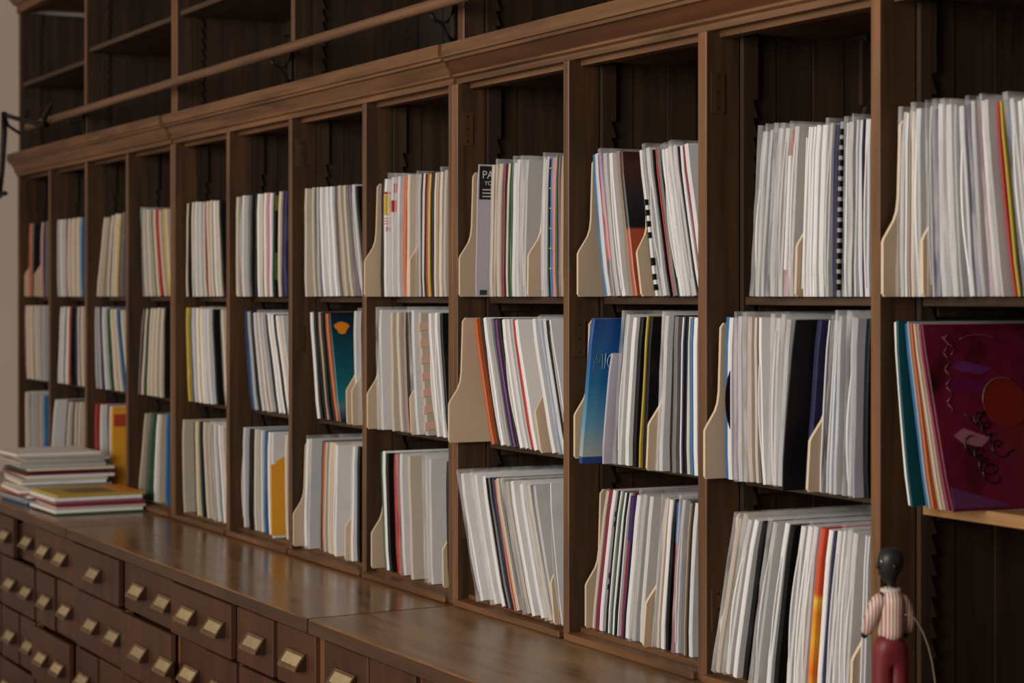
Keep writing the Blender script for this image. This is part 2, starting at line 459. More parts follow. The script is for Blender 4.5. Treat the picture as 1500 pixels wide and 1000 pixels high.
# ------------------------------------------------------------------ countertop and drawer cabinets
CF = -.395
seams = [XL, -6.548, -4.437, XR + .02]
cl = ['worn glossy brown counter board at the far end, under the record stacks', 'worn glossy brown counter board in the middle, ending at the dark seam',
      'scuffed brown counter board nearest, right of the dark seam']
for i in range(3):
    x0, x1 = seams[i] + .004, seams[i+1] - .004
    mb = MB()
    e = .0030
    zt, zl = 0, -.033
    skew = 0.07                                          # the seams run slightly askew
    pts = [(CF, zl), (CF, zt - e), (CF + e, zt), (.44, zt), (.44, zl)]
    fs = mb.prism(pts, x0, x1, 'x')
    for v in mb.bm.verts:
        tf = (v.co.y - CF) / (-CF)
        tf = max(0, min(1, tf))
        if i > 0 and abs(v.co.x - x0) < 1e-5: v.co.x -= skew * tf * (1 if i == 2 else .3)
        elif i < 2 and abs(v.co.x - x1) < 1e-5: v.co.x -= skew * tf * (1 if i == 1 else .3)
    bmesh.ops.recalc_face_normals(mb.bm, faces=mb.bm.faces)
    for f in mb.bm.faces:
        nn = f.normal
        f.material_index = 0 if nn.z > .9 else (2 if nn.z > .3 else 1)
    o = mb.build('countertop', [M['topdull' if i == 2 else 'top'], M['topedge'], M['wornedge']], None, (0, 0, ZT - .0004))
    tag(o, cl[i], 'countertop', 'worn counter boards')

DF = -.366
rowz = [ZT - .040, ZT - .192, ZT - .380, ZT - .570, ZT - .760]      # drawer row tops and bottoms
cab_x = [XL, -6.548, -4.437, XR + .02]
cd = ['bank of small mahogany drawers under the far counter board', 'bank of small mahogany drawers under the middle counter board',
      'bank of small mahogany drawers under the nearest counter board']
cabs = []
stiles = [-8.60, -8.06, -7.554, -7.057, -6.007, -5.503, -4.999, -3.891, -3.385, -2.88]
for i in range(3):
    cb = empty('drawer_cabinet', (cab_x[i], DF, 0)); cabs.append(cb)
    tag(cb, cd[i], 'cabinet', 'drawer cabinets under the counter')
    x0, x1 = cab_x[i] + .001, cab_x[i+1] - .001
    def P(name, mat, a, b_, y0, y1, z0, z1, bev=0, cb=cb):
        o = one(name, mat, cb, a, b_, y0, y1, z0, z1, bev); o.location -= cb.location; return o
    P('carcass', M['dark'], x0, x1, -.31, .43, .08, ZT - .0345)  # solid block, coloured as the shade between the drawers
    P('plinth', M['carcass'], x0, x1, -.30, .43, .0, .0795)
    for k, z in enumerate(rowz):
        if k == 0: continue                       # open gap under the counter board, its shade painted on the carcass
        P('rail', M['carcass'], x0, x1, -.336, -.3105, z - .004, z + .004)
    for sx in stiles + [cab_x[1], cab_x[2]]:
        if x0 - .03 < sx < x1 + .03:
            a, b_ = max(x0, sx - .007), min(x1, sx + .007)
            if i > 0 and abs(sx - cab_x[i]) < .01: a, b_ = x0, x0 + (.03 if i == 2 else .011)
            if i < 2 and abs(sx - cab_x[i+1]) < .01: a, b_ = x1 - (.02 if i == 1 else .011), x1
            if b_ - a < .006: continue
            for k in range(4):
                P('stile', M['carcass'], a, b_, -.356, -.3365, rowz[k+1] + .0045, rowz[k] - .0045 + (.008 if k == 0 else 0), .001)

pull_me = {}
def make_pull(parent, x, z, y, w=.118, h=.040, d=.026):
    """bin pull with a sloping card frame; built about its own centre on the drawer face"""
    key = 'p'
    if key not in pull_me:
        mb = MB()
        # side cheeks, sloping frame and lower lip
        mb.mi = 1
        for sx in (-w/2, w/2 - .002):
            mb.prism([(0, h/2), (-.003, h/2), (-d, -h/2 + .006), (-d, -h/2), (0, -h/2)], sx, sx + .002, 'x')
        mb.mi = 0
        t = .0016
        def slope(z): return -.003 - (d - .003) * (h/2 - z) / (h - .006)
        for (xa, xb, za, zb) in ((-w/2, w/2, h/2 - .006, h/2), (-w/2, w/2, -h/2 + .006, -h/2 + .011), (-w/2, -w/2 + .007, -h/2 + .011, h/2 - .006), (w/2 - .007, w/2, -h/2 + .011, h/2 - .006)):
            ya, yb = slope(za), slope(zb)
            v = [mb.bm.verts.new(p) for p in ((xa, ya - t, za), (xb, ya - t, za), (xb, yb - t, zb), (xa, yb - t, zb), (xa, ya + t, za), (xb, ya + t, za), (xb, yb + t, zb), (xa, yb + t, zb))]
            for q in ((0,1,2,3),(7,6,5,4),(0,4,5,1),(1,5,6,2),(2,6,7,3),(3,7,4,0)): mb.bm.faces.new([v[j] for j in q])
        mb.mi = 0
        mb.prism([(-d - .001, -h/2 + .007), (-d - .003, -h/2), (-d + .002, -h/2), (-d + .002, -h/2 + .007)], -w/2, w/2, 'x')
        o = mb.build('label_pull', [M['brass'], M['cupdark']]); pull_me['p'] = o.data; COL.objects.unlink(o); bpy.data.objects.remove(o)
        mb = MB()
        za, zb = -h/2 + .010, h/2 - .005
        ya, yb = slope(za) + .0005, slope(zb) + .0005
        v = [mb.bm.verts.new(p) for p in ((-w/2+.006, ya, za), (w/2-.006, ya, za), (w/2-.006, yb, zb), (-w/2+.006, yb, zb), (-w/2+.006, ya+.0012, za), (w/2-.006, ya+.0012, za), (w/2-.006, yb+.0012, zb), (-w/2+.006, yb+.0012, zb))]
        for q in ((0,1,2,3),(7,6,5,4),(0,4,5,1),(1,5,6,2),(2,6,7,3),(3,7,4,0)): mb.bm.faces.new([v[j] for j in q])
        o = mb.build('label_card', M['card']); pull_me['c'] = o.data; COL.objects.unlink(o); bpy.data.objects.remove(o)
    for nm, kk in (('label_pull', 'p'), ('label_card', 'c')):
        o = bpy.data.objects.new(nm, pull_me[kk]); COL.objects.link(o); o.parent = parent; o.location = (x, y, z)

def drawer(ci, x0, x1, row, pulls, out=0.0):
    cb = cabs[ci]
    zt, zb = rowz[row] - .006, rowz[row+1] + .004
    y = DF - out
    mb = MB()
    fs = mb.box(0, x1-x0, 0, .018, 0, zt-zb); mb.bevel(.0025)
    mb.box(.012, x1-x0-.012, .018, DF * -1 - .3102 + out, .008, zt-zb-.02)
    o = mb.build('drawer', M['drawer'], cb, Vector((x0, y, zb)) - cb.location)
    for p in pulls:
        make_pull(o, p - x0, (zt - zb) * .50, -.0004)
    return o
g = .0135
def D(ci, x0, x1, row, cols, out=0.0):
    """pulls are given by photograph columns where the photo shows them, else in metres"""
    return drawer(ci, x0, x1, row, [at(p, DF - out - .013)[0] if p > 0 else p for p in cols], out)
# the far end of the bank
for r_ in range(4):
    D(0, -8.785, -8.60-g, r_, [-8.70]); D(0, -8.60+g, -8.06-g, r_, [-8.46, -8.20], .003 * (r_ % 2))
# top row
D(0, -8.05+g, -7.554-g, 0, [-7.92, -7.68])
D(0, -7.554+g, -7.322, 0, [5], .012); D(0, -7.285, -7.057-g, 0, [38], -.012)
D(0, -7.057+g, -6.548-.013, 0, [62, 87], .003)
D(1, -6.53, -6.007-g, 0, [135], .012)
D(1, -6.007+g, -5.757, 0, [199]); D(1, -5.753, -5.510, 0, [237], .002)
D(1, -5.505, -4.999-g, 0, [271, 312], .014)
D(1, -4.999+g, -4.728, 0, [370], .006); D(1, -4.705, -4.437-.022, 0, [428], .002)
D(2, -4.437+.034, -4.150, 0, [500], .002); D(2, -4.146, -3.891-g, 0, [-4.015])
D(2, -3.891+g, -3.64, 0, [-3.77], -.003); D(2, -3.636, -3.385-g, 0, [-3.51]); D(2, -3.385+g, -2.88-g, 0, [-3.25, -3.01])
# second row
D(0, -8.05+g, -7.554-g, 1, [-7.92, -7.68])
D(0, -7.554+g, -7.057-g, 1, [13, 37], .002)
D(0, -7.057+g, -6.805, 1, [64]); D(0, -6.790, -6.548-.013, 1, [94], -.006)
D(1, -6.548+g, -6.007-g, 1, [132, 164])
D(1, -6.007+g, -5.503-g, 1, [202, 239], .012)
D(1, -5.503+g, -5.26, 1, [-5.38], -.008); D(1, -5.255, -4.999-g, 1, [-5.13]); D(1, -4.999+g, -4.437-.022, 1, [-4.86, -4.58])
D(2, -4.437+.034, -3.891-g, 1, [-4.30, -4.02])
# third row
D(0, -8.05+g, -7.554-g, 2, [-7.92, -7.68])
D(0, -7.554+g, -7.295, 2, [13]); D(0, -7.285, -7.057-g, 2, [40], -.004)
D(0, -7.057+g, -6.548-.013, 2, [59, 83], .016)
D(1, -6.548+g, -6.29, 2, [-6.42]); D(1, -6.286, -6.007-g, 2, [-6.15], -.006)
D(1, -6.007+g, -5.503-g, 2, [-5.87, -5.64]); D(1, -5.503+g, -4.999-g, 2, [-5.37, -5.13])
# fourth row
D(0, -8.05+g, -7.554-g, 3, [-7.92, -7.68]); D(0, -7.554+g, -7.057-g, 3, [-7.43, -7.18], .004)
D(0, -7.057+g, -6.548-.013, 3, [-6.95, -6.70])
D(1, -6.548+g, -6.007-g, 3, [-6.40, -6.15]); D(1, -6.007+g, -5.503-g, 3, [-5.88, -5.63])

# ------------------------------------------------------------------ records
# Each row of a bay: leftmost and rightmost photograph columns of the sleeves' front edges at their feet and heads (they give the
# places along the shelf and the lean), then the sleeves from left to right: colour code, share of the row, "@" how many mm it
# stands proud, "#" a print of its own.  D is a pale plywood divider.
ROWS = [
 (12,'T',1316,1575,1319,1535,"w6 w5 d2 c7 x6 D3@-13 n5 x8 n7 x12 x10 x10 w8 n6 x12 m3 x8 x14 r5 y4 k7 b2 x10 w8 w9#redmark w8 x8 m4 w8"),
 (12,'M',1328,1400,1308,1354,"w2 t22 b5 g4 o8 d3 c4 d4 m9 d4 k2@4#pink"),
 (11,'T',1103,1271,1116,1272,"x8 x7 n4 x10 x8 r5#redtop x8 D1@-12 y5#olivetop w4 w3 w3 w4 w4 w5 w8 x8 n5 g8#ring k2 w4 w5 k2 w7 w4 n2 w6"),
 (11,'M',1061,1269,1063,1272,"b3 w12 v3 x14 c10 c7 k2 w12@8^24 w8^18 w6^14 k30@46 n4 D8 w5 k2 w4 k1 w8 w6 b2 x12 G3 n4 x8 l14 k6"),
 (11,'B',1046,1262,1080,1273,"c14 w10 w14 k16@8 w18 w10 k18@8 w10 w10 x10 o13#flame w9 n4 w10 w8 x8 w10 D2 w8 w8"),
 (10,'T',884,1042,866,1012,"b3 w5 v6#sunset x7 w10@8 d4 k10#photo D4 e2 k4#topblack w14@3#film k2 x8 k3 r2 G5 k1 w6 w4 w6 x6 k2 w5 m2 w10"),
 (10,'M',846,1018,866,1019,"b30@62#blue l18@26~236 k2 x10 w9 k9 y4 k6 D4 x6 w6 x14 k3 G10 w2 n5 k2 c4 b5 w3"),
 (10,'B',865,1010,886,1019,"c6 m5 w10#marks k3 w3 e4 w3 k4 w6 m3#violettop n4#violettop w10 x12 w5 D4 w8 x9 c6 w6 k9 m6#bluetop x8 G5 d4 k3 w4"),
 (9,'T',695,822,699,823,"l22@34#label c5 d6 c5 d4 m5 k1 c3 e2 c2 e2 w6 x12 x7 D6 G2 c3 k3 w7 w4 x8 k1 b5#squares p4 d3 k2 G3 d3"),
 (9,'M',718,844,692,813,"o10@8 k4 w8 g7 k1 v5 k5 w8 w6 g3 p4#redstrip w10 D2 d7 k6 w12 b3 w5 k6 w10"),
 (9,'B',702,848,673,812,"w18@8 w10 w6 k2 G4 k2 n3 o2 c8 k3 G3 c6 w12 w10 c6 k2 x16@4 D2@-9 w5 w10"),
 (8,'T',557,655,558,656,"k4 w10#redyellow x8#redmarks x9 o4 c4 D3 w10 b1 k3 c3 k3 r2 y4 k4 c3 d4 c4 G2 c6"),
 (8,'M',557,664,555,650,"x14 c10 c6 G2 d4 k2 D3 x14 c14@6#waves w8 w6 k8"),
 (8,'B',563,654,557,651,"e2 w4 k10@5 r8@4 x10 c22@16 g4 x16@8 D3@-8 k2"),
 (7,'T',446,541,445,524,"c9 c4 e1 g4 v1 w7 w6 w5 k1 G2 d2 c6 c4 G3 G2 v2 w5 k4"),
 (7,'M',464,528,453,528,"w6^5 k8^5 k4^3 d4^3 k8^5 k5^3 o5^4 t16@14^26#spot D2 w8 D2 c9 n5"),
 (7,'B',445,527,448,528,"w5 x18 G2 k2 o2 c6 c4 c3 c3 w16@8 D2 x6 w10@8 k5"),
 (6,'T',346,420,345,421,"c5 G2 w6 g5 k5 k3 w4 c3 e1 w4 p3 w4 k7@6#jungle c4 n3 n4"),
 (6,'M',367,436,356,414,"n3 b2 g4 k4 w6 c3 m1 w7 k3 w5 w3 k3 w4 c3 w5"),
 (6,'B',356,421,356,419,"w9 k4 k5 c5 g5 w6 b6 w6 w22@20#envelope c3"),
 (5,'T',272,335,273,327,"c2 k4 c2 G1 w5 w5 c2 m1 c4 c3 G1 w4 c3 k6"),
 (5,'M',275,335,272,327,"y5 e1 G3 w6 w4 y2 w4 w6 w8 k12@4 G2 c4"),
 (5,'B',268,338,267,328,"c18@6 k2 c4 y3 b1 k6 c7 c8 k1 w6 G2 w6 c5"),
 (4,'T',212,257,208,246,"c5 c6 e1 c3 r4 c5 y2 c5"),
 (4,'M',201,246,209,247,"G2 k2 c3 k2 e2 c4 c5 c5 G1 c5 k6"),
 (4,'B',202,247,211,247,"c6 G3 e7 w4 c8 b4"),
 (3,'T',141,180,152,183,"c5 c6 G1 c4 k1 c4 c3 y3 n2 G4"),
 (3,'M',140,190,138,178,"g4 v1 g3 n4 w7 e4 k2 c5 c1 k1 c4 b6 c3"),
 (3,'B',139,182,139,178,"r5 k3 w10 k2 c3 y16@20#redpatch"),
 (2,'T',84,123,83,123,"g4 x5 g3 m1 c6 c6 c5 b4"),
 (2,'M',84,123,88,121,"x5 x4 k2 w4 r3 k8@4 n3 c3 k2 c4"),
 (2,'B',72,122,80,124,"w16@12 k2 c5 G4 c3 k1 c8"),
 (1,'T',42,70,43,70,"o3 G2 k2 D2 g4 d3 p2 n3 G3"),
 (1,'M',38,70,36,69,"p2 c6 c4 k1 c6 g6 g7"),
 (1,'B',38,70,36,70,"c6 n3 g8 d4 g6 b6"),
]
DIVH = .300
# dividers against the left wall of a bay: bay, row, depth of the front edge
WALL_DIV = [(12,'T',-.006),(11,'M',-.014),(11,'B',.024),(10,'T',.014),(10,'M',.006),(10,'B',.034),(9,'T',-.002),(9,'M',-.030),(8,'T',-.010),(8,'M',-.002),
            (8,'B',.010),(7,'B',.000),(6,'T',.020),(1,'T',.02)]
WALLD = {(b, r) for b, r, y in WALL_DIV}
bay_left = {i + 1: UP[i][1] for i in range(12)}
bay_right = {i + 1: UP[i+1][0] for i in range(12)}
ROWWORD = {'T': 'top', 'M': 'middle', 'B': 'bottom'}
ORD = 'zeroth first second third fourth fifth sixth seventh eighth ninth tenth eleventh twelfth thirteenth fourteenth fifteenth sixteenth seventeenth eighteenth nineteenth twentieth'.split()
ORD += ['twenty-' + o for o in ORD[1:10]] + ['thirtieth', 'thirty-first', 'thirty-second']
BAYWORD = {12: 'rightmost bay', 11: 'second bay from right', 10: 'third bay from right', 9: 'fourth bay from right', 8: 'fifth bay from right',
           7: 'sixth bay from right', 6: 'sixth bay from left', 5: 'fifth bay from left', 4: 'fourth bay from left',
           3: 'third bay from left', 2: 'second bay from left', 1: 'leftmost bay'}

def divider_mesh():
    mb = MB()
    pts = [(.004, 0), (0, .005), (0, .092), (.003, .099), (.024, .130), (.030, .146), (.033, .168), (.037, .291), (.044, DIVH), (.300, DIVH), (.300, 0)]
    mb.prism(pts, 0, .007, 'x')
    bmesh.ops.recalc_face_normals(mb.bm, faces=mb.bm.faces)
    for f in mb.bm.faces: f.material_index = 0 if abs(f.normal.x) > .7 else 1
    o = mb.build('shelf_divider', [M['ply'], M['plyedge']]); me = o.data; COL.objects.unlink(o); bpy.data.objects.remove(o)
    return me
DIVME = divider_mesh()

def stand(o, x, y, z, lean, t):
    """put an upright board of thickness t on the shelf, leaning by an angle about the depth axis, resting on its lower corner"""
    o.rotation_euler = (0, lean, 0)
    # Ry(lean): local x -> (cos, -sin), lower right corner sinks for lean > 0
    dz = max(0.0, t * math.sin(lean)) if lean > 0 else 0.0
    o.location = (x, y, z + dz + .0006)

def put_divider(x, y, z, lean, label):
    o = bpy.data.objects.new('shelf_divider', DIVME); COL.objects.link(o)
    stand(o, x, y, z, lean, .007)
    tag(o, label, 'divider', 'plywood record dividers')
    return o

def sleeve_mesh(bm, t, h, d, rng, base=None, mi=0):
    """a record sleeve: corners slightly rounded, front edge and faces gently bowed"""
    N = 6
    rings = []
    ph, am, bw = rng.uniform(0, 6.28), rng.uniform(.0003, .0012), rng.uniform(-.0004, .0004)
    for i in range(N + 1):
        f = i / N; z = h * f
        yf = am * math.sin(ph + f * 5.0) + (.0025 if i in (0, N) else 0)
        xo = bw * math.sin(math.pi * f) * min(1, t / .006)
        e = min(t * .30, .0022)
        prof = [(xo, yf + e), (xo + e, yf), (xo + t - e, yf), (xo + t, yf + e), (xo + t, d), (xo, d)]
        zz = [z] * 6
        if i == N: zz = [z - .0006, z - .0006, z - .0006, z - .0006, z, z]
        ring = [Vector((p[0], p[1], q)) for p, q in zip(prof, zz)]
        if base is not None: ring = [base @ p for p in ring]
        rings.append([bm.verts.new(p) for p in ring])
    fs = []
    for a, b_ in zip(rings, rings[1:]):
        for k in range(6):
            fs.append(bm.faces.new((a[k], a[(k+1) % 6], b_[(k+1) % 6], b_[k])))
    fs.append(bm.faces.new(rings[0][::-1])); fs.append(bm.faces.new(rings[-1]))
    for f in fs: f.material_index = mi
    return fs

items = []          # every sleeve of every row, laid out
divs = []
for (bay, row, xb0, xb1, xt0, xt1, txt) in ROWS:
    rng = random.Random(bay * 31 + ord(row))
    its = [re.match(r'([a-zA-Z])(\d+(?:\.\d+)?)(?:@(-?\d+))?(?:\^(\d+))?(?:#(\w+))?(?:~(\d+))?$', w).groups() for w in txt.split()]
    tot = sum(float(i[1]) for i in its); ttot = sum(float(i[3] or i[1]) for i in its); tcum = 0
    z0 = SHZ[row] if row != 'B' else zf
    cum = 0
    lo = bay_left[bay] + (.0205 if (bay, row) in WALLD else .0122)
    xm = min(xb0, xt0)
    YB = CAMY + lo * (Cc * (xm - 750) / F + S) / (S * (xm - 750) / F - Cc)      # the post hides what stands deeper
    YB = max(.006, min(.052 if row != 'B' else .058, YB - .002))
    lay = []
    for code, w, pr, tw, sp, hh in its:
        w = float(w)
        fb = cum / tot; ft = tcum / ttot; tcum += float(tw or w)
        pb, pt = xb0 + (xb1 - xb0) * fb, xt0 + (xt1 - xt0) * ft
        wpx = w / tot * (xb1 - xb0)
        Y = YB + rng.uniform(-.0025, .0025)
        if pr: Y -= int(pr) / 1000
        elif wpx > 9 and code != 'D': Y -= min(.012, (wpx - 9) / 600)
        if code == 'D': Y = YB - (.024 if row != 'B' else .019) + rng.uniform(-.004, .003) - (int(pr) / 1000 if pr else 0)
        X0, t0 = at(pb, Y); X1, t1 = at(pt, Y)
        lay.append([code, X0, X1 + rng.uniform(-.0035, .0035), Y, wpx, sp, F / t0, int(hh) / 1000 if hh else None])
        cum += w
    # keep order and room: never let feet or heads cross
    xr = bay_right[bay] - .013
    endb = min(at(xb1, YB)[0] + (.02 if bay < 12 else 0), xr)
    endt = min(at(xt1, YB)[0] + (.02 if bay < 12 and xt1 > xb1 - 4 else 0), xr)
    n = len(lay); mt = .0042
    def fit(j, lo, hi):
        v = [l[j] for l in lay]
        v[0] = max(v[0], lo)
        m_ = [.0084 if l[0] == 'D' else mt + .0008 for l in lay]
        for i in range(1, n): v[i] = max(v[i], v[i-1] + m_[i-1])
        v[-1] = min(v[-1], hi - m_[-1])
        for i in range(n - 2, -1, -1): v[i] = min(v[i], v[i+1] - m_[i])
        for i in range(n): lay[i][j] = v[i]
    fit(1, lo, endb); fit(2, lo, endt)
    for i, (code, X0, X1, Y, wpx, sp, ppm, hh) in enumerate(lay):
        nb, nt_ = (lay[i+1][1], lay[i+1][2]) if i + 1 < n else (endb + .0005, endt + .0005)
        gap = min(nb - X0, nt_ - X1)
        lean = math.atan2(X1 - X0, .300)
        t = max(.0030, min(.0125, (gap - .0006) * math.cos(lean) * .74))
        if code == 'D':
            divs.append((bay, row, X0, Y, z0, lean, i)); continue
        items.append(dict(bay=bay, row=row, i=i, code=code, x=X0, y=Y, z=z0, lean=lean, t=t, wpx=wpx, sp=sp, area=wpx * ppm * .31, hh=hh))

for d_ in WALL_DIV:
    bay, row, y = d_
    divs.append((bay, row, bay_left[bay] + .0122, y, SHZ[row] if row != 'B' else zf, 0.0, -1))       # clear of the notched strip
for bay, row, x, y, z, lean, i in divs:
    if i < 0:
        lab = 'pale plywood divider with stepped front against left post, %s row, %s' % (ROWWORD[row], BAYWORD[bay])
    else:
        k = [d for d in divs if d[0] == bay and d[1] == row and d[6] >= 0]
        w_ = '' if len(k) == 1 else (ORD[1 + sorted(q[6] for q in k).index(i)] + ' ')
        lab = '%spale plywood divider between the records, %s row, %s' % (w_, ROWWORD[row], BAYWORD[bay])
    put_divider(x, y, z, lean, lab)

# ---- prints: flat bands wrapped round the front edge and the visible right face
PR = {}
def pm(name, rgb, rough=.45):
    if name not in PR: PR[name] = plain('print_' + name, rgb, rough)
    return PR[name]
def band(parent, name, t, z0, z1, mat, y0=-.0016, y1=.09, proud=.0005, label=None):
    mb = MB(); mb.box(t * .35, t + .0008 + proud, y0, y1, z0, z1)
    o = mb.build(name, mat, parent)
    if label: o['label'] = label
    return o
def face_patch(parent, name, t, y0, y1, z0, z1, mat, off=.0016):
    mb = MB(); mb.box(t, t + off, y0, y1, z0, z1)
    return mb.build(name, mat, parent)
def words(parent, txt, t, y, z, size, mat, rot=0, off=.0020):
    cu = bpy.data.curves.new('lettering', 'FONT'); cu.body = txt; cu.size = size; cu.extrude = .0002; cu.resolution_u = 3
    tmp = bpy.data.objects.new('tmp', cu); COL.objects.link(tmp)
    bpy.context.view_layer.update()
    me = bpy.data.meshes.new_from_object(tmp.evaluated_get(bpy.context.evaluated_depsgraph_get()))
    COL.objects.unlink(tmp); bpy.data.objects.remove(tmp)
    me.materials.clear(); me.materials.append(mat)
    o = bpy.data.objects.new('lettering', me); COL.objects.link(o); o.parent = parent
    # text x -> record y, text y -> record z, facing +x
    o.matrix_local = Matrix.Translation((t + off, y, z)) @ Matrix(((0,0,1,0),(1,0,0,0),(0,1,0,0),(0,0,0,1))) @ Matrix.Rotation(rot, 4, 'Z')
    return o
def stroke(parent, name, pts, t, rad, mat, off=.0018):
    mb = MB(); mb.tube([(t + off, p[0], p[1]) for p in pts], rad, 5)
    return mb.build(name, mat, parent)

def grad_mat(name, stops):
    """vertical print colours along the sleeve's height"""
    m, nt, b = newmat(name); n, l = nt.nodes, nt.links
    tc = n.new('ShaderNodeTexCoord'); sp = n.new('ShaderNodeSeparateXYZ'); mr = n.new('ShaderNodeMapRange'); cr = n.new('ShaderNodeValToRGB')
    mr.inputs[1].default_value = 0; mr.inputs[2].default_value = .313
    l.new(tc.outputs['Object'], sp.inputs[0]); l.new(sp.outputs['Z'], mr.inputs[0]); l.new(mr.outputs[0], cr.inputs[0]); l.new(cr.outputs[0], b.inputs['Base Color'])
    e = cr.color_ramp.elements
    while len(e) < len(stops): e.new(.5)
    for el, (p, c) in zip(e, stops): el.position = p; el.color = lin(c)
    b.inputs['Roughness'].default_value = .38
    return m
def art_pink():
    m, nt, b = newmat('abstract_red_cover'); n, l = nt.nodes, nt.links
    tc = n.new('ShaderNodeTexCoord'); nz = n.new('ShaderNodeTexNoise'); nz.inputs['Scale'].default_value = 7; nz.inputs['Detail'].default_value = 3; nz.inputs['Distortion'].default_value = 1.0
    l.new(tc.outputs['Object'], nz.inputs['Vector'])
    cr = n.new('ShaderNodeValToRGB'); e = cr.color_ramp.elements
    e[0].position = .30; e[0].color = lin((44, 12, 18)); e[1].position = .44; e[1].color = lin((88, 18, 34))
    for p, c in ((.53, (104, 22, 52)), (.62, (104, 30, 30)), (.74, (116, 36, 76))):
        q = e.new(p); q.color = lin(c)
    l.new(nz.outputs['Fac'], cr.inputs[0]); l.new(cr.outputs[0], b.inputs['Base Color']); b.inputs['Roughness'].default_value = .3
    return m
BLUE = grad_mat('blue_fading_cover', [(0, (30, 62, 128)), (.045, (30, 62, 128)), (.05, (168, 176, 170)), (.28, (92, 150, 180)), (.55, (30, 108, 160)), (1, (22, 66, 136))])
SUNSET = grad_mat('violet_to_red_print', [(0, (70, 40, 62)), (.24, (60, 40, 40)), (.27, (190, 42, 48)), (.55, (166, 46, 76)), (1, (86, 40, 118))])
TEALG = grad_mat('teal_night_cover', [(0, (16, 22, 36)), (.14, (90, 110, 120)), (.2, (30, 110, 120)), (.5, (12, 82, 92)), (1, (10, 26, 44))])
FLAME = grad_mat('flame_spine_print', [(0, (196, 60, 36)), (.1, (226, 148, 36)), (.16, (226, 110, 30)), (.35, (232, 168, 44)), (.5, (224, 136, 40)), (.58, (236, 190, 60)), (.62, (206, 80, 40)), (1, (206, 74, 42))])
PHOTO = grad_mat('dark_picture_spine', [(0, (170, 80, 50)), (.45, (176, 84, 54)), (.47, (24, 26, 30)), (.7, (44, 44, 46)), (.9, (78, 42, 40)), (1, (56, 36, 34))])

